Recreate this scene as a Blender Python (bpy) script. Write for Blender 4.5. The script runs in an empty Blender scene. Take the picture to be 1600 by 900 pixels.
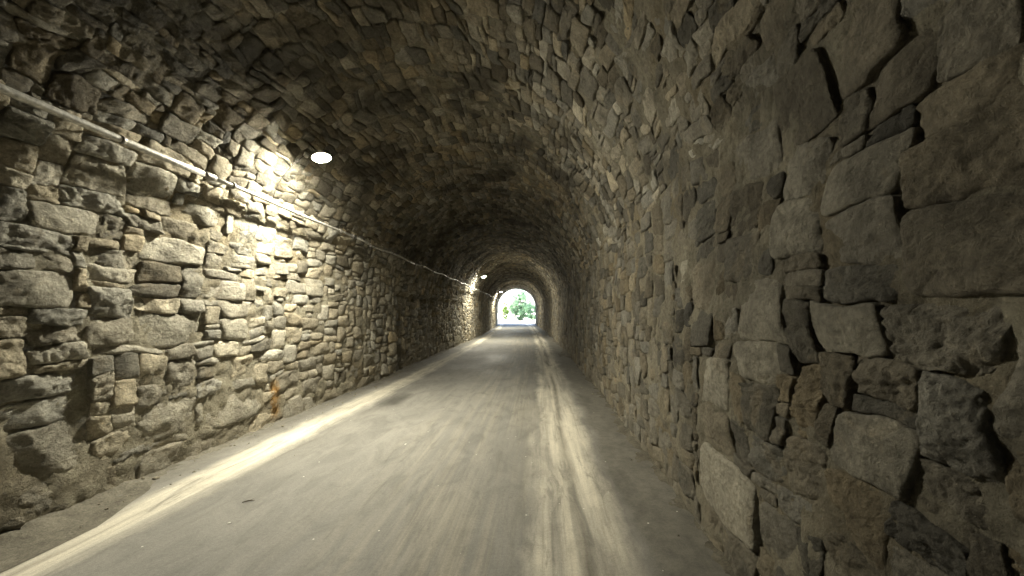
import bpy, math, random
import numpy as np
from mathutils import Vector, Matrix

random.seed(7)
RNG = np.random.default_rng(7)
sc = bpy.context.scene
COL = sc.collection

# ------------------------------------------------------------------ camera, light, exposure
W = 4.9                       # clear width of the tunnel
CAM_H = 1.517
cam_d = bpy.data.cameras.new('camera')
cam = bpy.data.objects.new('camera', cam_d)
COL.objects.link(cam)
cam.location = (0, 0, CAM_H)
cam.rotation_euler = (math.radians(90), 0, 0)
cam_d.sensor_width = 36
cam_d.lens = 620 / 1600 * 36
cam_d.shift_x = -49 / 1600
cam_d.shift_y = 43 / 1600
cam_d.clip_start = 0.02
cam_d.clip_end = 3000
sc.camera = cam

wd = bpy.data.worlds.new("World")
sc.world = wd
wd.use_nodes = True
wn = wd.node_tree.nodes
bg = wn['Background']
sky = wn.new('ShaderNodeTexSky')
sky.sky_type = 'NISHITA'
sky.sun_disc = False
SUN_EL, SUN_AZ = 58, 250       # azimuth measured clockwise from +Y
sky.sun_elevation = math.radians(SUN_EL)
sky.sun_rotation = math.radians(SUN_AZ)
sky.air_density = 1.0
sky.dust_density = 2.0
wd.node_tree.links.new(sky.outputs[0], bg.inputs[0])
bg.inputs[1].default_value = 0.15
sd = bpy.data.lights.new('sun', 'SUN')
sd.energy = 4.5
sd.angle = math.radians(0.5)
sd.color = (1, 0.95, 0.88)
so = bpy.data.objects.new('sun', sd)
COL.objects.link(so)
d = Vector((math.sin(math.radians(SUN_AZ)) * math.cos(math.radians(SUN_EL)),
            math.cos(math.radians(SUN_AZ)) * math.cos(math.radians(SUN_EL)), math.sin(math.radians(SUN_EL))))
so.rotation_euler = d.to_track_quat('Z', 'Y').to_euler()
so.location = (-30, 80, 60)

sc.view_settings.view_transform = 'Standard'
sc.view_settings.look = 'None'
sc.view_settings.exposure = 3.05
sc.view_settings.gamma = 1
LAMP_STRENGTH = 420.0
sc.cycles.use_denoising = True
sc.cycles.max_bounces = 7
sc.cycles.diffuse_bounces = 5
sc.cycles.glossy_bounces = 2
sc.cycles.sample_clamp_indirect = 4.0
sc.cycles.use_adaptive_sampling = False

# ------------------------------------------------------------------ noise
def _hash(i, j, k, seed):
    h = (i.astype(np.int64) * 374761393 + j.astype(np.int64) * 668265263 + k.astype(np.int64) * 2147483647 + seed * 1274126177) & 0xffffffff
    h = ((h ^ (h >> 13)) * 1274126177) & 0xffffffff
    h = ((h ^ (h >> 16)) * 2246822519) & 0xffffffff
    h ^= h >> 15
    return (h & 0xffffff) / float(0xffffff) * 2 - 1

def noise(x, y, z=0.0, seed=0):
    x, y, z = np.broadcast_arrays(np.asarray(x, float), np.asarray(y, float), np.asarray(z, float))
    i, j, k = np.floor(x), np.floor(y), np.floor(z)
    u, v, w = x - i, y - j, z - k
    u = u * u * (3 - 2 * u); v = v * v * (3 - 2 * v); w = w * w * (3 - 2 * w)
    r = 0
    for a in (0, 1):
        for b in (0, 1):
            for c in (0, 1):
                r = r + _hash(i + a, j + b, k + c, seed) * (u if a else 1 - u) * (v if b else 1 - v) * (w if c else 1 - w)
    return r

def fbm(x, y, z=0.0, seed=0, octaves=3):
    r, amp, f = 0, 1.0, 1.0
    for o in range(octaves):
        r = r + amp * noise(np.asarray(x) * f, np.asarray(y) * f, np.asarray(z) * f, seed + o * 17)
        amp *= 0.5; f *= 2.03
    return r

# ------------------------------------------------------------------ tunnel surface
Z_EXIT = 48.2
SPRING = 0.43 * W
RAD = 0.5 * W
T1 = SPRING; T2 = SPRING + math.pi * RAD; T3 = T2 + SPRING
X_AX = -0.2686 * W
def axis_x(s): return X_AX - 0.000845 * np.square(np.maximum(s, -10)) 
def road_z(s): return 0.0001837 * np.square(np.clip(s, 0, 60)) 

def profile(t):
    """point and inward normal on the cross-section; t runs up the left wall, over the vault and down the right wall"""
    t = np.asarray(t, float)
    a = np.clip((t - T1) / RAD, 0, math.pi)
    x = -RAD * np.cos(a)
    z = SPRING + RAD * np.sin(a)
    z = np.where(t < T1, t, np.where(t > T2, T3 - t, z))
    nx = np.cos(a); nz = -np.sin(a)
    return x, z, nx, nz

def surf(s, t, n):
    s = np.asarray(s, float); t = np.asarray(t, float)
    x, z, nx, nz = profile(t)
    big = 0.055 * noise(s * 0.45, t * 0.55, 3.3, 51) + 0.03 * noise(s * 1.1, t * 1.0, 1.7, 52)
    # the left wall steps back behind a built-up edge
    st = np.clip((s - 10.45) / 0.05, 0, 1) * np.clip((2.15 - t) / 0.1, 0, 1) * np.clip((23 - s) / 6, 0, 1)
    rings = 0.035 * noise(s * 1.3, 0.5, 8.0, 53) * np.clip((z - 1.5) / 1.5, 0, 1) + 0.09 * np.clip((s - 39.5) / 0.1, 0, 1) + 0.05 * np.clip((s - 27.0) / 0.1, 0, 1)
    n = n + big + rings - 0.11 * st
    return np.stack([axis_x(s) + x + nx * n, s + 0 * x, z + road_z(s) + nz * n], -1)

def warp(s, t, k=1.0):
    ds = 0.055 * noise(s * 2.3, t * 3.1, 0.5, 61) + 0.022 * noise(s * 7, t * 8, 0.5, 62) + 0.008 * noise(s * 22, t * 22, .5, 65)
    dt = 0.05 * noise(s * 2.0, t * 2.6, 9.5, 63) + 0.020 * noise(s * 6, t * 8, 4.5, 64) + 0.008 * noise(s * 22, t * 22, 4.5, 66)
    return s + ds * k, t + dt * k

F_PX, PX_CX, PX_CY = 620 * .64, 849 * .64, 493 * .64
def project(p):
    y = np.maximum(p[..., 1], 0.05)
    return PX_CX + F_PX * p[..., 0] / y, PX_CY - F_PX * (p[..., 2] - CAM_H) / y

# ------------------------------------------------------------------ materials
def mat(name):
    m = bpy.data.materials.new(name)
    m.use_nodes = True
    nt = m.node_tree
    return m, nt, nt.nodes['Principled BSDF']

class NT:
    def __init__(s, nt): s.nt = nt
    def n(s, typ, **kw):
        nd = s.nt.nodes.new(typ)
        for k, v in kw.items(): setattr(nd, k, v)
        return nd
    def l(s, a, b): s.nt.links.new(a, b)
    def noise(s, vec, scale, detail=4, rough=0.55, dist=0.0):
        nd = s.n('ShaderNodeTexNoise')
        nd.inputs['Scale'].default_value = scale; nd.inputs['Detail'].default_value = detail
        nd.inputs['Roughness'].default_value = rough; nd.inputs['Distortion'].default_value = dist
        if vec is not None: s.l(vec, nd.inputs['Vector'])
        return nd.outputs['Fac']
    def ramp(s, fac, stops):
        nd = s.n('ShaderNodeValToRGB')
        e = nd.color_ramp.elements
        while len(e) < len(stops): e.new(0.5)
        for el, (p, c) in zip(e, stops):
            el.position = p; el.color = tuple(c) + (1,) if not isinstance(c, (int, float)) else (c, c, c, 1)
        s.l(fac, nd.inputs[0]); return nd.outputs[0]
    def mix(s, fac, a, b, mode='MIX'):
        nd = s.n('ShaderNodeMix', data_type='RGBA', blend_type=mode)
        for sock, v in ((nd.inputs[0], fac), (nd.inputs[6], a), (nd.inputs[7], b)):
            if isinstance(v, (int, float)): sock.default_value = v
            elif isinstance(v, tuple): sock.default_value = v + (1,)
            else: s.l(v, sock)
        return nd.outputs[2]
    def math(s, op, a, b=0.0, c=0.0, clamp=False):
        nd = s.n('ShaderNodeMath', operation=op, use_clamp=clamp)
        for i, v in enumerate((a, b, c)):
            if isinstance(v, (int, float)): nd.inputs[i].default_value = v
            else: s.l(v, nd.inputs[i])
        return nd.outputs[0]
    def mapping(s, vec, scale):
        nd = s.n('ShaderNodeMapping'); nd.inputs['Scale'].default_value = scale
        s.l(vec, nd.inputs['Vector']); return nd.outputs[0]
    def bump(s, h, strength, dist, normal=None):
        nd = s.n('ShaderNodeBump'); nd.inputs['Strength'].default_value = strength; nd.inputs['Distance'].default_value = dist
        s.l(h, nd.inputs['Height'])
        if normal is not None: s.l(normal, nd.inputs['Normal'])
        return nd.outputs[0]

def band(k, x, lo, hi, soft):
    """1 between lo and hi with soft edges"""
    a = k.math('DIVIDE', k.math('SUBTRACT', x, lo - soft), 2 * soft, clamp=True)
    b = k.math('DIVIDE', k.math('SUBTRACT', hi + soft, x), 2 * soft, clamp=True)
    return k.math('MULTIPLY', a, b)

def stone_material(name, mortar=False, tone_k=1.0):
    m, nt, bs = mat(name)
    k = NT(nt)
    geo = k.n('ShaderNodeNewGeometry').outputs['Position']
    big = k.noise(geo, 0.9, 3, .6, .4)
    mid = k.noise(geo, 5.5, 4, .6, .6)
    fine = k.noise(geo, 38, 4, .65)
    grain = k.noise(geo, 170, 2, .7)
    strata = k.noise(k.mapping(geo, (11, 9, 24)), 1.0, 3, .6, .8)
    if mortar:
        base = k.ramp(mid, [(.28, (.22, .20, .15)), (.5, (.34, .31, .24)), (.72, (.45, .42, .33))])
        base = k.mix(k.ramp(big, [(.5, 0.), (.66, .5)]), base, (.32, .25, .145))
        base = k.mix(1.0, base, (tone_k, tone_k, tone_k * .96), 'MULTIPLY')  # one even factor darkens the whole mortar colour
    else:
        at = k.n('ShaderNodeAttribute', attribute_name='stone_colour')
        base = at.outputs['Color']
        base = k.mix(.75, base, k.ramp(mid, [(.3, .62), (.5, 1.0), (.72, 1.28)]), 'MULTIPLY')
        base = k.mix(.6, base, k.ramp(strata, [(.3, .72), (.55, 1.05), (.75, 1.15)]), 'MULTIPLY')
        base = k.mix(k.ramp(k.noise(geo, 3.1, 5, .7, .7), [(.56, 0.), (.68, .35)]), base, (.40, .33, .215))
    base = k.mix(.7, base, k.ramp(fine, [(.3, .6), (.5, 1.0), (.7, 1.3)]), 'MULTIPLY')
    base = k.mix(.5, base, k.ramp(grain, [(.3, .75), (.6, 1.1)]), 'MULTIPLY')
    # soot and damp patches on the lining
    soot = k.ramp(k.noise(geo, .62, 4, .62, .8), [(.50, 0.), (.62, .8)])
    sep = k.n('ShaderNodeSeparateXYZ'); k.l(geo, sep.inputs[0])
    high = k.math('DIVIDE', k.math('SUBTRACT', sep.outputs[2], 2.6), 1.2, clamp=True)
    soot = k.math('MULTIPLY', soot, k.math('MULTIPLY_ADD', high, .5, .5))
    base = k.mix(soot, base, (.055, .05, .04))
    # pale lime dust near the road
    low = k.math('SUBTRACT', 1.0, k.math('DIVIDE', sep.outputs[2], .8), clamp=True)
    dust = k.math('MULTIPLY', low, k.ramp(k.noise(geo, 4, 4, .6), [(.35, 0.), (.65, .6)]))
    base = k.mix(dust, base, (.34, .30, .22))
    # rust run on the left wall
    if True:
        w = k.noise(geo, 9, 3, .6)
        yy = k.math('MULTIPLY_ADD', w, .22, k.math('SUBTRACT', sep.outputs[1], .11))
        r = k.math('MULTIPLY', band(k, yy, 5.50, 5.66, .035), band(k, sep.outputs[2], .10, .58, .10))
        r = k.math('MULTIPLY', r, band(k, sep.outputs[0], -5, -3, .1))
        r = k.math('MULTIPLY', r, k.ramp(k.noise(geo, 16, 3, .6), [(.34, .35), (.52, .9)]))
        base = k.mix(r, base, (.42, .235, .07))
    k.l(base, bs.inputs['Base Color'])
    bs.inputs['Roughness'].default_value = .9
    bs.inputs['Specular IOR Level'].default_value = .25
    h = k.math('ADD', k.math('MULTIPLY', strata, .7), k.math('MULTIPLY', k.noise(geo, 24, 6, .75, .8), 1.7))
    b1 = k.bump(h, 1.0, .036)
    b2 = k.bump(k.noise(geo, 90, 4, .8), .8, .011, b1)
    k.l(b2, bs.inputs['Normal'])
    return m

M_STONE = stone_material('rubble_stone')
M_MORTAR = stone_material('lime_mortar', True)
M_MORTAR_MID = stone_material('mid_mortar', True, .66)  # same mortar in an evenly darker tone, for the right wall
M_MORTAR_DARK = stone_material('dark_mortar', True, .62)  # darkest of the three mortar tones, for the vault

def simple(name, col, rough=.6, metal=0., bumpscale=None, var=.2):
    m, nt, bs = mat(name)
    k = NT(nt)
    geo = k.n('ShaderNodeNewGeometry').outputs['Position']
    nz = k.noise(geo, 30, 4, .6)
    k.l(k.mix(1.0, col, k.ramp(nz, [(.3, 1 - var), (.7, 1 + var)]), 'MULTIPLY'), bs.inputs['Base Color'])
    bs.inputs['Roughness'].default_value = rough
    bs.inputs['Metallic'].default_value = metal
    if bumpscale:
        k.l(k.bump(k.noise(geo, bumpscale, 3, .6), .4, .004), bs.inputs['Normal'])
    return m

# road: across (u, metres from the tunnel axis) and along (v) come from the UV map
def road_material():
    m, nt, bs = mat('dusty_asphalt')
    k = NT(nt)
    uv = k.n('ShaderNodeUVMap', uv_map='UVMap').outputs[0]
    sep = k.n('ShaderNodeSeparateXYZ'); k.l(uv, sep.inputs[0])
    u0, v = sep.outputs[0], sep.outputs[1]
    wob = k.noise(k.mapping(uv, (.35, .22, 1)), 1.0, 3, .55)
    rag = k.noise(k.mapping(uv, (1.6, 1.1, 1)), 1.0, 4, .6)
    u = k.math('ADD', u0, k.math('MULTIPLY_ADD', wob, .34, -.17))
    ur = k.math('ADD', u, k.math('MULTIPLY_ADD', rag, .34, -.17))
    streak = k.noise(k.mapping(uv, (9.0, .28, 1)), 1.0, 4, .62, .3)
    streak2 = k.noise(k.mapping(uv, (26.0, .5, 1)), 1.0, 3, .6, .2)
    patch = k.noise(k.mapping(uv, (.8, .4, 1)), 1.0, 4, .6, .6)
    grain = k.noise(uv, 240, 3, .8)
    spk = k.noise(uv, 75, 3, .6)
    base = k.ramp(patch, [(.3, (.165, .16, .143)), (.55, (.215, .208, .185)), (.75, (.26, .25, .22))])
    # wheel streaks over the right half of the carriageway
    sm = k.math('MULTIPLY', band(k, u, -.1, 1.3, .7), k.ramp(k.noise(k.mapping(uv, (1.2, .35, 1)), 1, 3), [(.35, .15), (.6, 1.)]))
    base = k.mix(k.math('MULTIPLY', sm, k.ramp(streak, [(.42, 0.), (.62, .75)])), base, (.36, .33, .26))
    base = k.mix(k.math('MULTIPLY', sm, k.ramp(streak2, [(.5, 0.), (.66, .4)])), base, (.15, .14, .12))
    # compacted dust along both sides, with the ruts left bare
    left = band(k, ur, -1.97, -1.58, .08)
    leftm = k.math('MULTIPLY', left, k.ramp(k.noise(k.mapping(uv, (3.5, .35, 1)), 1.0, 4, .6, .4), [(.3, .35), (.55, .9)]))
    base = k.mix(leftm, base, (.60, .56, .46))
    right = band(k, ur, 1.25, 1.85, .08)
    rightm = k.math('MULTIPLY', right, k.ramp(k.noise(k.mapping(uv, (5.5, .3, 1)), 1.0, 4, .6, .4), [(.34, .12), (.6, .95)]))
    base = k.mix(rightm, base, (.60, .56, .46))
    rut = k.math('MULTIPLY', band(k, u, 1.55, 1.62, .035), k.ramp(k.noise(k.mapping(uv, (2, .5, 1)), 1, 3), [(.35, .2), (.6, .9)]))
    base = k.mix(rut, base, (.13, .12, .095))
    rut2 = k.math('MULTIPLY', band(k, u, -1.80, -1.75, .03), k.ramp(k.noise(k.mapping(uv, (2, .4, 1)), 1, 3), [(.45, 0.), (.6, .6)]))
    base = k.mix(rut2, base, (.2, .18, .14))
    thin = k.ramp(k.noise(k.mapping(uv, (17, .55, 1)), 1, 4, .65, .5), [(.52, 0.), (.66, .45)])
    base = k.mix(k.math('MULTIPLY', thin, k.math('ADD', band(k, u, -1.95, -1.3, .2), band(k, u, .55, 2.0, .25), clamp=True)), base, (.17, .16, .13))
    scuff = k.ramp(k.noise(k.mapping(uv, (6, .9, 1)), 1, 5, .7, 1.2), [(.56, 0.), (.66, .55)])
    base = k.mix(scuff, base, (.14, .135, .115))
    # darker grit at the feet of the walls and an oil mark
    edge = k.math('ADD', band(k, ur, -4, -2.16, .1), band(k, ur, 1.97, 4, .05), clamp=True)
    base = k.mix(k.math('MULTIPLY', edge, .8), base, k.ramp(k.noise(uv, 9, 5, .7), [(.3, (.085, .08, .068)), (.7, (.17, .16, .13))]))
    oil = k.math('MULTIPLY', band(k, k.math('ADD', u, k.math('MULTIPLY_ADD', rag, .3, -.15)), -1.44, -1.10, .09),
                 band(k, k.math('MULTIPLY_ADD', rag, 1.0, v), 7.05, 7.95, .25))
    base = k.mix(k.math('MULTIPLY', oil, .75), base, (.05, .047, .04))
    base = k.mix(.8, base, k.ramp(grain, [(.3, .6), (.5, 1.), (.72, 1.45)]), 'MULTIPLY')
    base = k.mix(.8, base, k.ramp(k.noise(uv, 42, 5, .8), [(.30, .78), (.5, 1.), (.70, 1.15)]), 'MULTIPLY')
    base = k.mix(.7, base, k.ramp(k.noise(k.mapping(uv, (3.5, 1.6, 1)), 1, 6, .7, 1.), [(.3, .62), (.5, 1.), (.7, 1.2)]), 'MULTIPLY')
    base = k.mix(.5, base, k.ramp(spk, [(.3, .8), (.7, 1.15)]), 'MULTIPLY')
    vor = k.n('ShaderNodeTexVoronoi'); vor.inputs['Scale'].default_value = 5.5; k.l(uv, vor.inputs['Vector'])
    base = k.mix(k.ramp(vor.outputs['Distance'], [(.03, .9), (.045, 0.)]), base, (.7, .68, .6))
    k.l(base, bs.inputs['Base Color'])
    bs.inputs['Specular IOR Level'].default_value = .35
    k.l(k.ramp(patch, [(.3, .62), (.7, .8)]), bs.inputs['Roughness'])
    hh = k.math('ADD', k.math('MULTIPLY', grain, .5), k.math('MULTIPLY', streak2, .4))
    k.l(k.bump(k.math('ADD', hh, k.math('MULTIPLY', k.noise(uv, 60, 4, .7), .8)), .5, .006), bs.inputs['Normal'])
    return m
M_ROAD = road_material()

def dirt_material(name, c0, c1):
    m, nt, bs = mat(name)
    k = NT(nt)
    geo = k.n('ShaderNodeNewGeometry').outputs['Position']
    base = k.ramp(k.noise(geo, 5, 5, .7, .4), [(.3, c0), (.7, c1)])
    base = k.mix(.8, base, k.ramp(k.noise(geo, 60, 4, .7), [(.3, .6), (.7, 1.3)]), 'MULTIPLY')
    k.l(base, bs.inputs['Base Color']); bs.inputs['Roughness'].default_value = .95
    bs.inputs['Specular IOR Level'].default_value = .2
    k.l(k.bump(k.noise(geo, 40, 5, .75), .9, .015), bs.inputs['Normal'])
    return m
M_DIRT = dirt_material('verge_dirt', (.10, .092, .073), (.21, .195, .155))
M_GROUND = dirt_material('pale_gravel', (.34, .32, .27), (.5, .47, .4))

# ------------------------------------------------------------------ mesh helpers
def new_mesh(name, verts, faces, material, smooth=True, colour=None):
    me = bpy.data.meshes.new(name)
    verts = np.asarray(verts, np.float32); faces = np.asarray(faces, np.int32)
    nf, k = faces.shape
    me.vertices.add(len(verts)); me.vertices.foreach_set('co', verts.ravel())
    me.loops.add(nf * k); me.loops.foreach_set('vertex_index', faces.ravel())
    me.polygons.add(nf)
    me.polygons.foreach_set('loop_start', np.arange(0, nf * k, k, dtype=np.int32))
    me.polygons.foreach_set('use_smooth', np.full(nf, smooth))
    me.update(calc_edges=True)
    if colour is not None:
        a = me.color_attributes.new('stone_colour', 'FLOAT_COLOR', 'POINT')
        c = np.ones((len(verts), 4), np.float32); c[:, :3] = colour
        a.data.foreach_set('color', c.ravel())
    me.materials.append(material)
    return me

def link(name, me, parent=None, loc=None):
    o = bpy.data.objects.new(name, me)
    COL.objects.link(o)
    if loc is not None: o.location = loc
    if parent is not None: o.parent = parent
    return o

def tag(o, label=None, cat=None, group=None, kind=None):
    if label: o['label'] = label
    if cat: o['category'] = cat
    if group: o['group'] = group
    if kind: o['kind'] = kind
    return o

def grid_faces(nu, nv):
    i = np.arange(nu - 1)[:, None] * nv + np.arange(nv - 1)[None, :]
    i = i.ravel()
    return np.stack([i, i + nv, i + nv + 1, i + 1], -1)

# ------------------------------------------------------------------ masonry layout
def layout(s0, s1, t0, t1, ms, mt, hw, ww, pins=(), seed=1, big_low=0):
    rnd = random.Random(seed)
    nc = int(round((s1 - s0) / ms)); nr = int(round((t1 - t0) / mt))
    occ = [[False] * nc for _ in range(nr)]
    out = []
    for (s, t, ds, dt, tone) in pins:
        h = max(1, int(round(dt / mt))); w = max(1, int(round(ds / ms)))
        r = int(round((t - dt / 2 - t0) / mt)); c = int(round((s - ds / 2 - s0) / ms))
        r = max(0, min(nr - h, r)); c = max(0, min(nc - w, c))
        if any(occ[a][b] for a in range(r, r + h) for b in range(c, c + w)): continue
        for a in range(r, r + h):
            for b in range(c, c + w): occ[a][b] = True
        out.append((s0 + c * ms, t0 + r * mt, w * ms, h * mt, tone))
    for r in range(nr):
        c = 0
        while c < nc:
            if occ[r][c]: c += 1; continue
            free = 0
            while c + free < nc and not occ[r][c + free]: free += 1
            boost = big_low and (r * mt < big_low)
            h = rnd.choices(range(1, len(hw) + 1), hw)[0]
            if boost and rnd.random() < .6: h += 1 + (rnd.random() < .35)
            w = rnd.choices(range(1, len(ww) + 1), ww)[0]
            if h >= 4: w = max(w, 3)
            if boost and h > 3: w += 2
            if w >= free - 1 and free <= len(ww) + 1: w = free
            w = min(w, free)
            h = min(h, nr - r)
            hh = 1
            while hh < h and not any(occ[r + hh][c + b] for b in range(w)): hh += 1
            h = hh
            for a in range(r, r + h):
                for b in range(c, c + w): occ[a][b] = True
            out.append((s0 + c * ms, t0 + r * mt, w * ms, h * mt, None))
            c += w
    return np.array([o[:4] for o in out]), [o[4] for o in out]

CLS = (3, 5, 8, 12, 18, 26, 36, 48)
def ticks(n):
    x = np.linspace(-1, 1, n + 1)
    x = np.sign(x) * (1 - (1 - np.abs(x)) ** 1.25)
    return np.concatenate([[-1.0], x * .985, [1.0]])

def build_stones(root, rects, tones, seed, proud, joint, rough, t_label, colour_fn, px_step=2.9, wk=1.0):
    rng = np.random.default_rng(seed)
    N = len(rects)
    cs = rects[:, 0] + rects[:, 2] / 2; ct = rects[:, 1] + rects[:, 3] / 2
    hs = rects[:, 2] / 2; ht = rects[:, 3] / 2
    # size in the picture
    e = [project(surf(cs + a * hs, ct + b * ht, 0)) for a, b in ((-1, -1), (1, -1), (1, 1), (-1, 1))]
    P = np.stack([np.stack(q, -1) for q in e], 1)
    ws = np.linalg.norm((P[:, 1] + P[:, 2] - P[:, 0] - P[:, 3]) / 2, axis=-1)
    wt = np.linalg.norm((P[:, 3] + P[:, 2] - P[:, 0] - P[:, 1]) / 2, axis=-1)
    x, y = P[..., 0], P[..., 1]
    area = .5 * np.abs(sum(x[:, i] * y[:, (i + 1) % 4] - x[:, (i + 1) % 4] * y[:, i] for i in range(4)))
    ctr = P.mean(1)
    front = (cs - hs) > .35
    inframe = front & (ctr[:, 0] > -15) & (ctr[:, 0] < 1039) & (ctr[:, 1] > -15) & (ctr[:, 1] < 591)
    near = front & (ctr[:, 0] > -500) & (ctr[:, 0] < 1524) & (ctr[:, 1] > -400) & (ctr[:, 1] < 980)
    ws = np.where(front, ws, 20); wt = np.where(front, wt, 20)
    step = np.where(near, px_step, 14.0)
    def cls(w):
        n = np.clip(w / step, 2, 48)
        return np.searchsorted(np.array(CLS) * .999, n).clip(0, len(CLS) - 1)
    cu, cv = cls(ws), cls(wt)
    score = np.where(inframe, area, 0)
    order = np.argsort(-score)
    single = np.zeros(N, bool); single[order[:300]] = score[order[:300]] > 0
    # per-stone randoms
    K = 5
    gx = rng.normal(0, 1, (N, K)); gy = rng.normal(0, 1, (N, K))
    gl = np.sqrt(gx ** 2 + gy ** 2) + 1e-6
    slope = rng.uniform(.03, .40, (N, K)) * rough
    gx, gy = gx / gl * slope, gy / gl * slope
    off = rng.uniform(.0, .025, (N, K)) * rough
    size = np.sqrt(hs * ht)
    base = proud * (.35 + rng.random(N) * 1.0) * np.clip(size / .12, .55, 1.4)
    rad = rng.uniform(.005, .020, N) * np.clip(size / .1, .5, 1.5)
    sup = rng.uniform(4.5, 14, N)
    gap = joint * rng.uniform(.1, 1.1, N)
    skew = rng.normal(0, .075, (N, 4))
    tex = rng.uniform(0, 100, N)
    rgh = rng.uniform(.35, 1.3, N)
    for i, tn in enumerate(tones):
        if tn is not None: rgh[i] = .45; base[i] = proud * 1.25; slope[i] *= .5; sup[i] = 7; skew[i] *= .8
    cols = colour_fn(cs, ct, rng)
    for i, tn in enumerate(tones):
        if tn is not None: cols[i] = np.array((.47, .44, .355)) * tn
    stuff_v, stuff_f, stuff_c, nv = [], [], [], 0
    singles = []
    for a in range(len(CLS)):
        for b in range(len(CLS)):
            idx = np.where((cu == a) & (cv == b))[0]
            if not len(idx): continue
            A = ticks(CLS[a]); B = ticks(CLS[b])
            AA, BB = np.meshgrid(A, B, indexing='ij')
            AA = AA.ravel()[None]; BB = BB.ravel()[None]
            g = lambda v: v[idx][:, None]
            m = np.maximum(np.abs(AA), np.abs(BB)) + 1e-9
            k = g(sup)
            f = m / (np.abs(AA) ** k + np.abs(BB) ** k + 1e-12) ** (1 / k)
            a2, b2 = AA * f, BB * f
            wu, wv = np.maximum(g(hs) - g(gap) + .006, .02), np.maximum(g(ht) - g(gap) + .004, .018)
            lu = a2 * wu * (1 + skew[idx][:, 0:1] * b2) + skew[idx][:, 1:2] * b2 * wu * .8
            lv = b2 * wv * (1 + skew[idx][:, 2:3] * a2) + skew[idx][:, 3:4] * a2 * np.minimum(wv, wu) * .8
            S, T = warp(g(cs) + lu, g(ct) + lv, wk)
            planes = np.stack([-g(off[:, q]) - np.abs(gx[idx, q][:, None] * lu + gy[idx, q][:, None] * lv) * .0
                               + gx[idx, q][:, None] * lu + gy[idx, q][:, None] * lv for q in range(K)], 0)
            h = planes.min(0) + g(base) + .02 * rough
            tx = g(tex)
            cr = 1 - np.abs(noise(S * 6 + 3 * noise(S * 2, T * 2, tx, 77), T * 9, tx, 76))
            h = h - rough * g(rgh) * .013 * np.clip(cr - .86, 0, 1) / .14
            h = h + rough * g(rgh) * (.020 * noise(S * 8, T * 11, tx, 71) + .010 * noise(S * 19, T * 26, tx, 72))
            if max(CLS[a], CLS[b]) >= 12:
                rd = 1 - np.abs(noise(S * 13, T * 34, tx, 74))
                h = h + rough * g(rgh) * (.008 * noise(S * 42, T * 50, tx, 73) - .014 * rd ** 5 + .005 * noise(S * 95, T * 100, tx, 75))
            dist = (1 - m) * np.minimum(wu, wv)
            q = np.clip(dist / g(rad), 0, 1)
            h = h - g(rad) * .9 * (1 - np.sqrt(np.clip(1 - (1 - q) ** 2, 0, 1)))
            h = np.where(m >= .9999, -.13, h)
            V = surf(S, T, h)
            C = np.repeat(cols[idx][:, None, :], V.shape[1], 1)
            F = grid_faces(len(A), len(B))
            for j, ii in enumerate(idx):
                if single[ii]: singles.append((score[ii], V[j], F, cols[ii]))
            rest = ~single[idx]
            if rest.any():
                Vr = V[rest]; M_, n_ = Vr.shape[:2]
                stuff_v.append(Vr.reshape(-1, 3)); stuff_c.append(C[rest].reshape(-1, 3))
                stuff_f.append((F[None] + (np.arange(M_) * n_)[:, None, None] + nv).reshape(-1, 4))
                nv += M_ * n_
    singles.sort(key=lambda r: -r[0])
    for _, V, F, c in singles:
        o0 = V.mean(0)
        me = new_mesh('stone', V - o0, F, M_STONE, True, c)
        link('stone', me, root, Vector(o0.tolist()) - root.location)
    if stuff_v:
        me = new_mesh('small_stonework', np.concatenate(stuff_v), np.concatenate(stuff_f), M_STONE, True, np.concatenate(stuff_c))
        o = link('small_stonework', me, root, -root.location)
        o['kind'] = 'stuff'
    print('tris', nv, sum(len(q[2]) for q in singles) * 2, sum(len(f) for f in stuff_f) * 2)
    return N

def mortar_sheet(root, t0, t1, level, patch, low=0, name='mortar', m=None):
    segs = [(-40, -2, 1.0, .35), (-2, 0.6, .12, .1), (.6, 7, .034, .034), (7, 16, .09, .07), (16, Z_EXIT, .3, .14)]
    sv = np.concatenate([np.arange(a, b - 1e-6, st) for a, b, st, _ in segs] + [[Z_EXIT]])
    nt_ = int((t1 - t0) / .042) + 1
    tv = np.linspace(t0, t1, nt_)
    S, T = np.meshgrid(sv, tv, indexing='ij')
    n = level + patch * np.clip(fbm(S * 1.3, T * 1.5, 2.2, 81, 3), -1, 1) + .014 * fbm(S * 9, T * 10, 5.1, 82, 3) + .006 * noise(S * 30, T * 30, 1, 83)
    if low: n = n + low * np.clip((.75 + .35 * noise(S * 1.5, T, 0, 84) - T) / .5, 0, 1) + .012 * fbm(S * 18, T * 18, 7, 85, 3)
    n = np.where(S < -2, -.02, n)
    V = surf(S.ravel(), T.ravel(), n.ravel())
    me = new_mesh(name, V - np.array(root.location)[None], grid_faces(len(sv), nt_), m or M_MORTAR)
    link(name, me, root)

def tone_colours(light, ochre, seed, lo=.55, hi=1.25):
    def f(cs, ct, rng):
        n = len(cs)
        grey = np.array((.43, .415, .355)); tan = np.array((.46, .40, .285)); och = np.array((.47, .365, .20)); dark = np.array((.16, .155, .13))
        r = rng.random(n)[:, None]
        zone = np.clip(noise(cs * .8, ct * .9, 2.0, seed) * .9 + .3, 0, 1)[:, None] * ochre
        c = grey * (1 - r) + tan * r
        pick = (rng.random(n)[:, None] < zone * .55)
        c = np.where(pick, och * .5 + c * .5, c)
        c = np.where(rng.random(n)[:, None] < .10, dark * .6 + c * .4, c)
        c = np.where(rng.random(n)[:, None] < .09, c * 1.35, c)
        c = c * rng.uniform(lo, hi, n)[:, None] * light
        return c
    return f

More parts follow.
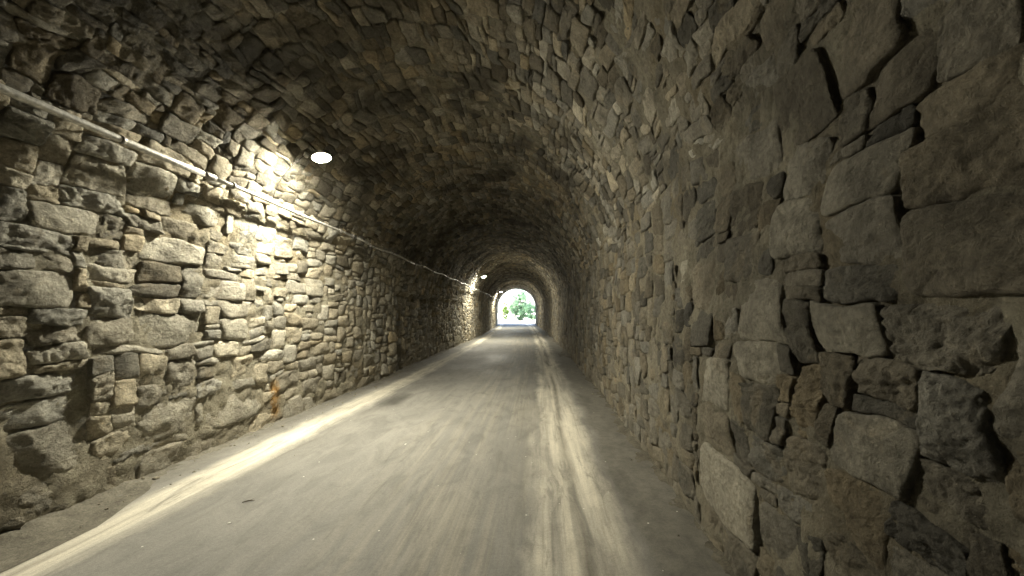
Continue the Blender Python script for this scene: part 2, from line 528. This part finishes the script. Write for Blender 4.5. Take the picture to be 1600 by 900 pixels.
S0 = -2.0
TL, TR = 3.08, T3 - 2.62
left_pins = [(4.12, 2.15, .73, .30, 1.25), (3.21, 2.24, .46, .21, 1.1), (3.75, 2.74, .43, .24, 1.0), (4.40, 2.62, .50, .18, .95),
             (2.90, 1.65, .60, .24, .9), (3.0, .52, .66, .42, .95), (3.96, .47, .62, .40, .95), (4.82, .40, .90, .42, .98),
             (4.09, 1.37, .83, .36, 1.0), (4.90, 1.36, .46, .26, 1.1), (5.0, 2.2, .42, .2, 1.0), (6.6, 1.95, .45, .3, 1.05)]
right_pins = [(2.07, 1.57, .45, .30, .95), (1.76, 1.91, .37, .28, .9), (3.16, 1.88, .45, .22, 1.05), (2.57, 1.04, .48, .33, 1.0),
              (2.42, .42, .72, .41, 1.15), (1.42, 2.0, .36, .22, .9), (2.17, 1.26, .44, .17, 1.0), (1.45, 1.02, .36, .26, .85),
              (1.46, 1.44, .36, .22, .85), (2.75, .62, .3, .2, 1.0)]

def empty(name, loc, parent=None):
    o = bpy.data.objects.new(name, None); COL.objects.link(o); o.location = loc
    o.empty_display_size = .2
    if parent: o.parent = parent
    return o

lw = tag(empty('stone_wall', (X_AX - RAD, 4.0, 0)), 'brightly lamplit rough rubble stone wall below the long pipe, with a rust run near its foot', 'wall')
rects, tones = layout(S0, Z_EXIT, -.06, TL, .09, .0675, (2, 5, 4, 1.4, .3), (.5, 1.2, 3, 4.5, 4, 3, 2), left_pins, 11, .55)
build_stones(lw, rects, tones, 21, .021, .009, .8, '', tone_colours(1.12, .3, 91, .68, 1.18))
mortar_sheet(lw, -.1, TL + .02, -.023, .026, .026)

va = tag(empty('vaulted_ceiling', (X_AX, 4.0, SPRING + RAD)), 'dark barrel vault of small brown and ochre rubble stones over the road', 'vault')
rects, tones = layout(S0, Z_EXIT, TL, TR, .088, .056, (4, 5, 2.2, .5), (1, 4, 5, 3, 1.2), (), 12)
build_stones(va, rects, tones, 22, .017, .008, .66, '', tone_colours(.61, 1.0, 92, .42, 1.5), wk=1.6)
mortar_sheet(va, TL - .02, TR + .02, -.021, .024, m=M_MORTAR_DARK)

rw = tag(empty('stone_wall', (X_AX + RAD, 3.0, 0)), 'dim stone wall of large irregular blocks rising beside the narrower road edge, without any pipe', 'wall')
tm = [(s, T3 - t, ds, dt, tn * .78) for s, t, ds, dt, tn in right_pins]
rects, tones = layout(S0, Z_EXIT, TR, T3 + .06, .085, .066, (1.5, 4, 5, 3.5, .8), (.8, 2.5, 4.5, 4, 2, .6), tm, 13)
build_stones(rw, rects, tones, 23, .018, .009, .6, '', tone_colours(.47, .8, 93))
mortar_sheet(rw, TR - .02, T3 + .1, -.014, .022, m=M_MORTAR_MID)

# ------------------------------------------------------------------ road and verges
def sheet(name, us, vs, fz, material, kind='structure'):
    U, V = np.meshgrid(us, vs, indexing='ij')
    X = axis_x(V) + U
    Z = fz(U, V)
    me = new_mesh(name, np.stack([X, V, Z], -1).reshape(-1, 3), grid_faces(len(us), len(vs)), material)
    uvl = me.uv_layers.new(name='UVMap')
    vi = np.empty(len(me.loops), np.int32); me.loops.foreach_get('vertex_index', vi)
    uvs = np.stack([U.ravel(), V.ravel()], -1)[vi]
    uvl.data.foreach_set('uv', uvs.astype(np.float32).ravel())
    o = link(name, me); o['kind'] = kind
    return o
def road_h(U, V):
    h = road_z(V) + .018 * noise(U * .9, V * .4, 0, 31) + .006 * noise(U * 4, V * 1.2, 0, 32)
    h = h - .014 * np.exp(-((U - 1.58) / .07) ** 2) * (.5 + .5 * noise(U * 2, V * .9, 2, 33))
    h = h + .014 * np.exp(-((U + 1.7) / .25) ** 2) * (.6 + noise(U * 2, V * .8, 3, 34) * .4)
    return h
vs = np.concatenate([np.arange(-40, -1, 1.5), np.arange(-1, 14, .08), np.arange(14, Z_EXIT + 40, .5)])
sheet('road', np.linspace(-2.75, 2.75, 111), vs, road_h, M_ROAD)

def verge_h_left(U, V):
    k = np.clip((-2.27 + .05 * noise(V * .8, 2, 0, 35) + .04 * noise(V * 4, U, 0, 36) - U) / .45, 0, 1.3)
    return road_z(V) - .012 + .075 * k ** 1.2 + .012 * fbm(U * 7, V * 7, 0, 37, 3) * np.clip(k * 6, 0, 1) + .01 * noise(U * 26, V * 26, 0, 38) * np.clip(k * 8, 0, 1)
def verge_h_right(U, V):
    k = np.clip((U - 2.25 - .07 * noise(V * .8, 4, 0, 39)) / .4, 0, 1.3)
    return road_z(V) - .012 + .06 * k + .012 * fbm(U * 7, V * 7, 5, 40, 3) * np.clip(k * 6, 0, 1)
vv = np.concatenate([np.arange(-3, .5, .2), np.arange(.5, 9, .03), np.arange(9, 20, .12), np.arange(20, Z_EXIT + .1, .4)])
sheet('verge', np.linspace(-2.62, -1.9, 26), vv, verge_h_left, M_DIRT)
sheet('verge', np.linspace(2.08, 2.62, 18), vv, verge_h_right, dirt_material('dark_grit', (.075, .068, .052), (.17, .155, .12)))

# fallen stones along the feet of the walls, loose grit, a twig
import bmesh
def rock_mesh(seed, r):
    bm = bmesh.new()
    bmesh.ops.create_icosphere(bm, subdivisions=2, radius=r)
    rr = random.Random(seed)
    pl = [(Vector((rr.gauss(0, 1), rr.gauss(0, 1), rr.gauss(0, 1))).normalized(), r * rr.uniform(.55, .85)) for _ in range(9)]
    for v in bm.verts:
        for nrm, dd in pl:
            q = v.co.dot(nrm) - dd
            if q > 0: v.co -= nrm * q
        v.co.z *= .65; v.co.x *= 1.2
    me = bpy.data.meshes.new('rock')
    bm.to_mesh(me); bm.free()
    me.materials.append(M_STONE)
    a = me.color_attributes.new('stone_colour', 'FLOAT_COLOR', 'POINT')
    a.data.foreach_set('color', np.tile(np.array((.24, .22, .17, 1), np.float32), len(me.vertices)))
    for p in me.polygons: p.use_smooth = False
    return me
rng = random.Random(5)
grit_v, grit_f, nvv = [], [], 0
protos = [rock_mesh(i, 1.0) for i in range(5)]
pv = []
for me in protos:
    c = np.empty(len(me.vertices) * 3, np.float32); me.vertices.foreach_get('co', c)
    pv.append((c.reshape(-1, 3), np.array([tuple(p.vertices) for p in me.polygons])))
for i in range(220):
    side = rng.random() < .88
    s = .8 + rng.random() ** 1.6 * 22
    u = -(2.02 + rng.random() * .36) if side else (2.14 + rng.random() * .24)
    if rng.random() < .12: u = rng.uniform(-1.95, 2.0)
    r = rng.uniform(.004, .016) * (1.6 if abs(u) > 2 and rng.random() < .2 else .8)
    if abs(u) < 2: r = min(r, .006)
    h = max(float(road_h(np.array(u), np.array(s))), float((verge_h_left if u < 0 else verge_h_right)(np.array(u), np.array(s))) if abs(u) > 1.9 else -1)
    c, f = pv[i % 5]
    a = rng.random() * 6.28
    R = np.array([[math.cos(a), -math.sin(a), 0], [math.sin(a), math.cos(a), 0], [0, 0, 1]])
    grit_v.append(c @ R.T * r + np.array([float(axis_x(np.array(s))) + u, s, h + r * .3])); grit_f.append(f + nvv); nvv += len(c)
g = np.concatenate(grit_v)
me = new_mesh('gravel', g, np.concatenate(grit_f), M_STONE, False, np.tile((.33, .3, .23), (len(g), 1)))
o = link('gravel', me); tag(o, 'loose pale grit scattered along both road edges', 'gravel', kind='stuff')

rocks = [(-2.44, 2.80, .07, 'dark fallen stone lying at the foot of the lamplit wall at the left edge'),
         (-2.43, 3.06, .05, 'small fallen stone resting on the dirt just beyond the largest fallen stone'),
         (-2.13, 8.3, .04, 'small pale fallen stone on the verge well beyond the rust run')]
for i, (u, s, r, lab) in enumerate(rocks):
    me = protos[i]; oo = link('fallen_stone', me)
    hh = float(verge_h_left(np.array(u), np.array(s)))
    oo.location = (float(axis_x(np.array(s))) + u, s, hh + r * .35); oo.scale = (r, r, r); oo.rotation_euler = (0, 0, i * 1.3)
    tag(oo, lab, 'stone', group='stones fallen from the wall')

def tube(pts, r, seg=10, cap=True):
    pts = [Vector(p) for p in pts]
    vs_, fs = [], []
    for i, p in enumerate(pts):
        dd = (pts[min(i + 1, len(pts) - 1)] - pts[max(i - 1, 0)]).normalized()
        up = Vector((0, 0, 1)) if abs(dd.z) < .9 else Vector((1, 0, 0))
        a = dd.cross(up).normalized(); b = a.cross(dd)
        rr = r[i] if isinstance(r, (list, tuple)) else r
        for q in range(seg):
            an = q / seg * 2 * math.pi
            vs_.append(p + a * math.cos(an) * rr + b * math.sin(an) * rr)
    for i in range(len(pts) - 1):
        for q in range(seg):
            fs.append((i * seg + q, i * seg + (q + 1) % seg, (i + 1) * seg + (q + 1) % seg, (i + 1) * seg + q))
    if cap:
        fs.append(tuple(range(seg))[::-1]); fs.append(tuple((len(pts) - 1) * seg + q for q in range(seg)))
    return vs_, fs
def py_mesh(name, parts, material, smooth=True):
    V, F = [], []
    for v, f in parts:
        o_ = len(V); V += [tuple(x) for x in v]; F += [tuple(i + o_ for i in q) for q in f]
    me = bpy.data.meshes.new(name); me.from_pydata(V, [], F); me.update()
    me.materials.append(material)
    for p in me.polygons: p.use_smooth = smooth and len(p.vertices) < 6
    return me
def bevbox(cx, cy, cz, sx, sy, sz, b=.004):
    bm = bmesh.new(); bmesh.ops.create_cube(bm, size=1)
    for v in bm.verts: v.co = Vector((v.co.x * sx, v.co.y * sy, v.co.z * sz))
    bmesh.ops.bevel(bm, geom=bm.edges[:], offset=b, segments=2, affect='EDGES')
    v = [x.co + Vector((cx, cy, cz)) for x in bm.verts]; bm.verts.index_update()
    f = [tuple(q.index for q in p.verts) for p in bm.faces]; bm.free()
    return v, f

M_WOOD = simple('twig_bark', (.07, .05, .03), .9)
def on_road(x, s, dz=0): 
    u = x - float(axis_x(np.array(s)))
    return Vector((x, s, float(road_h(np.array(u), np.array(s))) + dz))
tw = py_mesh('twig', [tube([on_road(-2.43 + .0, 3.20, .006), on_road(-2.39, 3.215, .012), on_road(-2.35, 3.235, .007)], [.003, .005, .002], 6),
                      tube([on_road(-2.385, 3.215, .012), on_road(-2.37, 3.25, .014)], [.002, .001], 5)], M_WOOD)
tag(link('twig', tw), 'short dark twig lying on the grey asphalt beside the pale dust strip', 'twig')
M_PAPER = simple('scrap_paper', (.75, .73, .66), .7)
for (x, s, lab, r) in ((-2.28, 2.88, 'tiny white scrap on the asphalt between twig and camera, the larger one', .010),
                       (-1.62, 4.66, 'tiny white scrap on the asphalt past the twig, towards the road middle', .012)):
    p = on_road(x, s, .004)
    me = py_mesh('paper_scrap', [bevbox(0, 0, 0, r * 2, r * 1.4, .003, .001)], M_PAPER)
    o = link('paper_scrap', me); o.location = p; o.rotation_euler = (.2, .1, x * 5)
    tag(o, lab, 'litter')

# ------------------------------------------------------------------ the pipe along the left wall
M_PIPE = simple('galvanised_pipe', (.46, .45, .41), .5, .2, 60, .4)
M_STEEL = simple('bracket_steel', (.22, .21, .19), .55, .6, 40)
T_PIPE = None
def t_at_height(h): return T1 + RAD * math.asin(min(1, max(0, (h - SPRING) / RAD))) if h > SPRING else h
PIPE_T = t_at_height(3.02)
def wall_pt(s, t, n):
    return Vector(surf(np.array(s), np.array(t), np.array(n)).tolist())
def pipe_pt(s):
    sag = -.02 * (1 - math.cos(s * 2 * math.pi / 2.4)) * (.3 if s < 8 else 1.2)
    x, z, nx, nz = profile(np.array(PIPE_T))
    wob = .012 * float(noise(np.array(s * .35), np.array(.5), 0, 44))
    n = .095 + .05 * min(1, max(0, (s - 6) / 5))
    return Vector((float(axis_x(np.array(s))) + float(x) + float(nx) * n, s, float(z) + float(road_z(np.array(s))) + float(nz) * n + sag + wob))
pr = tag(empty('pipe', pipe_pt(4.0)), 'long thin metal pipe running along the left wall all the way to the far opening', 'pipe')
def rel(parts, root):
    return [([Vector(v) - root.location for v in vs_], fs) for vs_, fs in parts]
joints = [-2.0, 1.2, 4.17, 7.4, 11, 15, 20, 26, 33, 40, Z_EXIT - .3]
for a, b in zip(joints[:-1], joints[1:]):
    n = max(4, int((b - a) / .4))
    rr = .030 if b < 4.2 else (.022 if b < 8 else .022)
    pts = [pipe_pt(a + .004 + (b - a - .008) * i / n) for i in range(n + 1)]
    link('pipe_length', py_mesh('pipe_length', rel([tube(pts, rr, 14)], pr), M_PIPE), pr)
for j in joints[1:-1]:
    pts = [pipe_pt(j + q) for q in (-.07, -.068, -.02, .02, .068, .07)]
    link('coupling', py_mesh('coupling', rel([tube(pts, [.031, .036, .036, .036, .036, .031], 14)], pr), M_STEEL), pr)
s = .9
while s < 44:
    if min(abs(s - j) for j in joints) > .2:
        p = pipe_pt(s); wpt = wall_pt(s, PIPE_T + .015, -.06)
        ring = tube([p + Vector((0, -.016, 0)), p + Vector((0, .016, 0))], .035, 14)
        dd = (wpt - p)
        arm = tube([p + dd * .2, wpt], .011, 8)
        link('bracket', py_mesh('bracket', rel([ring, arm], pr), M_STEEL), pr)
    s += 1.2 if s < 12 else 2.4

# ------------------------------------------------------------------ lamps
M_HOUS = simple('lamp_housing', (.6, .6, .56), .5, .0)
M_BOX = simple('junction_plastic', (.72, .72, .68), .5)
M_CABLE = simple('cable_rubber', (.03, .03, .03), .5)
def emission(name, col, st):
    m = bpy.data.materials.new(name); m.use_nodes = True
    nt = m.node_tree; bs = nt.nodes['Principled BSDF']
    bs.inputs['Base Color'].default_value = (.8, .8, .75, 1)
    bs.inputs['Emission Color'].default_value = col + (1,)
    bs.inputs['Emission Strength'].default_value = st
    return m
M_LENS = emission('lit_lens', (1.0, .94, .76), LAMP_STRENGTH)

def lathe(profile_pts, seg=28, closed=False):
    v, f = [], []
    for r, z in profile_pts:
        for q in range(seg):
            a = q / seg * 2 * math.pi
            v.append(Vector((r * math.cos(a), r * math.sin(a), z)))
    for i in range(len(profile_pts) - 1):
        for q in range(seg):
            f.append((i * seg + q, i * seg + (q + 1) % seg, (i + 1) * seg + (q + 1) % seg, (i + 1) * seg + q))
    return v, f

# lamp head: local z up, light leaves downward; x points to the wall
house = lathe([(.0005, .055), (.07, .055), (.12, .035), (.143, .0), (.150, -.022), (.153, -.024), (.153, -.030), (.148, -.030), (.145, -.02)])
me_house = py_mesh('housing', [house], M_HOUS)
lens = lathe([(.145, -.028), (.134, -.038), (.11, -.043), (.07, -.046), (.03, -.047), (.0005, -.047)])
me_lens = py_mesh('lens', [lens], M_LENS)
for me in (me_house, me_lens):
    for p in me.polygons: p.use_smooth = True

# the third lamp is too small in the photo to show more than head and box
lamp_s = [5.32, 5.32 + 17.0, 5.32 + 34.2]
labels = ['large bright round ceiling lamp nearest the camera, above the left pipe',
          'small glowing ceiling lamp halfway down the tunnel, the middle one of three',
          'tiny glowing ceiling lamp closest to the far opening']
LT = t_at_height(3.72)
for s, lab in zip(lamp_s, labels):
    x, z, nx, nz = profile(np.array(LT))
    wp = wall_pt(s, LT, 0)
    pos = wp + Vector((.225, 0, -.09))
    root = tag(empty('ceiling_lamp', pos), lab, 'lamp', 'lamps hung along the left side of the vault')
    root.scale = (.76, .76, .76)
    root.rotation_euler = (math.radians(-6), math.radians(-15), 0)
    link('housing', me_house, root); link('lens', me_lens, root)
    # bracket arm back to the masonry, junction box and feed cable
    R = root.rotation_euler.to_matrix()
    def loc(p): return (R.inverted() @ (p - pos)) / .76
    arm = tube([Vector((0, 0, .05)), Vector((-.06, 0, .09)), loc(wall_pt(s, LT + .10, -.05))], .014, 8)
    foot = wall_pt(s, LT + .10, .035)
    link('arm', py_mesh('arm', [arm], M_STEEL), root)
    jb_c = loc(wall_pt(s + .02, LT - .04, .05))
    box = link('junction_box', py_mesh('junction_box', [bevbox(0, 0, 0, .05, .085, .085, .008)], M_BOX), root)
    box.location = jb_c; box.rotation_euler = (0, math.radians(35), 0)
    c0 = wall_pt(s - .02, LT - .06, .05)
    pts = []
    for q in range(9):
        f_ = q / 8
        t_ = (LT - .06) * (1 - f_) + PIPE_T * f_
        pts.append(loc(wall_pt(s - .02 - .12 * math.sin(f_ * 2.6), t_, .065 + .02 * math.sin(f_ * 3))))
    link('feed_cable', py_mesh('feed_cable', [tube(pts, .004, 6), tube([jb_c, Vector((-.09, .0, .03)), Vector((-.03, 0, .05))], .006, 6)], M_CABLE), root)

# ------------------------------------------------------------------ portal ring and headwall
pz = Z_EXIT
rz = float(road_z(np.array(pz))); ax = float(axis_x(np.array(pz)))
pt = tag(empty('tunnel_portal', (ax, pz + .3, rz)), 'daylit stone arch ring framing the far opening of the tunnel', 'arch')
def portal_prof(a_n, inner):
    pts = []
    hw = W * .474 if inner else W * .56
    sp = .415 * W
    ap = .475 * W if inner else .60 * W
    nw = 7
    for i in range(nw): pts.append((-hw, sp * i / nw))
    na = a_n
    for i in range(na + 1):
        a = math.pi * i / na
        pts.append((-hw * math.cos(a), sp + ap * math.sin(a)))
    for i in range(nw - 1, -1, -1): pts.append((hw, sp * i / nw))
    return pts
pin, pout = portal_prof(22, True), portal_prof(22, False)
rngp = random.Random(3)
for i in range(len(pin) - 1):
    a0, a1, b0, b1 = pin[i], pin[i + 1], pout[i], pout[i + 1]
    sh = .02 * rngp.random(); g_ = .04
    def lerp(p, q, f): return (p[0] * (1 - f) + q[0] * f, p[1] * (1 - f) + q[1] * f)
    q = [lerp(a0, a1, g_), lerp(a0, a1, 1 - g_), lerp(b0, b1, 1 - g_), lerp(b0, b1, g_)]
    q = [lerp(p, (0, 1.9), -.0 + sh * .5) for p in q]
    v = [Vector((p[0], -.28 - sh, p[1])) for p in q] + [Vector((p[0], .32 + sh, p[1])) for p in q]
    f = [(0, 1, 2, 3), (7, 6, 5, 4), (0, 4, 5, 1), (1, 5, 6, 2), (2, 6, 7, 3), (3, 7, 4, 0)]
    me = py_mesh('stone', [(v, f)], M_STONE, False)
    a = me.color_attributes.new('stone_colour', 'FLOAT_COLOR', 'POINT')
    tn = rngp.uniform(.22, .34)
    a.data.foreach_set('color', np.tile(np.array((tn, tn * .95, tn * .82, 1), np.float32), len(me.vertices)))
    link('stone', me, pt)
# headwall outside: a plate with the opening cut out
v, f = [], []
out = [(p[0] * 3.4 if abs(p[0]) > .01 else 0, p[1] * 1.9) for p in pout]
for y in (-.2, .25):
    for p in pout: v.append(Vector((p[0] * .985, y, p[1])))
    for p in out: v.append(Vector((p[0], y, p[1])))
n = len(pout)
for i in range(n - 1):
    f.append((i, i + 1, n + i + 1, n + i)); f.append((3 * n + i, 3 * n + i + 1, 2 * n + i + 1, 2 * n + i))
    f.append((n + i, n + i + 1, 3 * n + i + 1, 3 * n + i)); f.append((i, 2 * n + i, 2 * n + i + 1, i + 1))
link('headwall', py_mesh('headwall', [(v, f)], M_MORTAR, False), pt)

# ------------------------------------------------------------------ outside
def gz(X, Y):
    base = np.where(Y < Z_EXIT - 1.6, -.6, float(road_z(np.array(Z_EXIT))) - .06)
    return base + .03 * noise(X * .3, Y * .3, 0, 101) * (Y > 50) + np.clip((Y - 110) / 60, 0, 1) * 3
def axisgrid(a, b, c, d, st, far):
    return np.unique(np.concatenate([np.linspace(a, b, 10), np.arange(b, c, st), np.linspace(c, d, 10)]))
gx_ = axisgrid(-1500, -40, 40, 1500, 1.0, 0); gy_ = axisgrid(-400, Z_EXIT - 6, 130, 2500, 1.5, 0)
X, Y = np.meshgrid(gx_, gy_, indexing='ij')
me = new_mesh('ground', np.stack([X, Y, gz(X, Y)], -1).reshape(-1, 3), grid_faces(len(gx_), len(gy_)), M_GROUND)
link('ground', me)['kind'] = 'structure'

def leaf_material(name, c0, c1):
    m, nt, bs = mat(name)
    k = NT(nt)
    geo = k.n('ShaderNodeNewGeometry').outputs['Position']
    k.l(k.ramp(k.noise(geo, 2.2, 3, .6), [(.3, c0), (.7, c1)]), bs.inputs['Base Color'])
    bs.inputs['Roughness'].default_value = .6
    bs.inputs['Subsurface Weight'].default_value = 0
    return m
M_LEAF = leaf_material('broad_leaf', (.09, .19, .10), (.18, .31, .16))
M_LEAF2 = leaf_material('pale_leaf', (.13, .24, .04), (.22, .36, .07))
M_BARK = simple('bark', (.12, .10, .075), .9, 0, 20)

def tree(name, x, y, height, crown_r, crown_z0, n_clump, n_leaf, lm, seed, label, cat, group=None, stems=1):
    rg = np.random.default_rng(seed); rr = random.Random(seed)
    zb = float(gz(np.array(x), np.array(y)))
    root = tag(empty(name, (x, y, zb)), label, cat, group)
    parts = []
    tr = .10 * height / 5
    for st in range(stems):
        top = Vector((rr.uniform(-.3, .3) * crown_r * (stems > 1), 0, height * .8))
        pts = [Vector((0, 0, -.1)), Vector((.04 * height * .3, 0, height * .25)), top * .6, top]
        parts.append(tube(pts, [tr, tr * .75, tr * .5, tr * .15], 8))
        for q in range(7):
            a = rr.random() * 6.28; z0 = height * rr.uniform(.2, .65)
            e = Vector((math.cos(a) * crown_r * .75, math.sin(a) * crown_r * .75, z0 + height * rr.uniform(.08, .3)))
            b = Vector((0, 0, z0))
            parts.append(tube([b, (b + e) * .5 + Vector((0, 0, .1)), e], [tr * .4, tr * .25, tr * .08], 6))
    link('trunk', py_mesh('trunk', parts, M_BARK), root)
    # crown: leaf-sized blades in clumps
    ch = (height - crown_z0) / 2; cz = crown_z0 + ch
    cl = rg.normal(0, 1, (n_clump, 3)); cl /= np.linalg.norm(cl, axis=1)[:, None]
    cl *= rg.uniform(.25, 1, n_clump)[:, None] ** .6
    cl = cl * np.array((crown_r, crown_r, ch)) + np.array((0, 0, cz))
    cr = rg.uniform(.16, .30, n_clump) * crown_r
    M_ = n_clump * n_leaf
    d_ = rg.normal(0, 1, (M_, 3)); d_ /= np.linalg.norm(d_, axis=1)[:, None]
    ctr = np.repeat(cl, n_leaf, 0) + d_ * (np.repeat(cr, n_leaf) * rg.uniform(.5, 1.05, M_))[:, None] * np.array((1, 1, .75))
    a = rg.normal(0, 1, (M_, 3)); a /= np.linalg.norm(a, axis=1)[:, None]
    b = np.cross(a, rg.normal(0, 1, (M_, 3))); b /= np.linalg.norm(b, axis=1)[:, None]
    sz = rg.uniform(.05, .11, M_)[:, None]
    V = np.stack([ctr - a * sz, ctr + b * sz * .5, ctr + a * sz, ctr - b * sz * .5], 1).reshape(-1, 3)
    me = new_mesh('crown', V, np.arange(M_ * 4).reshape(-1, 4), lm, False)
    link('crown', me, root)
    return root
xa = float(axis_x(np.array(Z_EXIT)))
def at_px(px, s): return (px - 849) / 620 * s
tree('broadleaf_tree', at_px(813, 66), 66, 5.3, 1.95, .3, 84, 190, M_LEAF, 1, 'overexposed blue-green tree in the middle of the far opening', 'tree')
tree('broadleaf_tree', at_px(831, 74), 74, 3.6, 1.3, .1, 50, 150, M_LEAF, 2, 'smaller dark blue-green tree low behind the middle tree, towards the right side', 'tree')
tree('leafy_bush', at_px(790, 57), 57, 3.0, .45, .3, 44, 150, M_LEAF2, 3, 'narrow yellow-green bush at the left side of the far opening', 'bush')
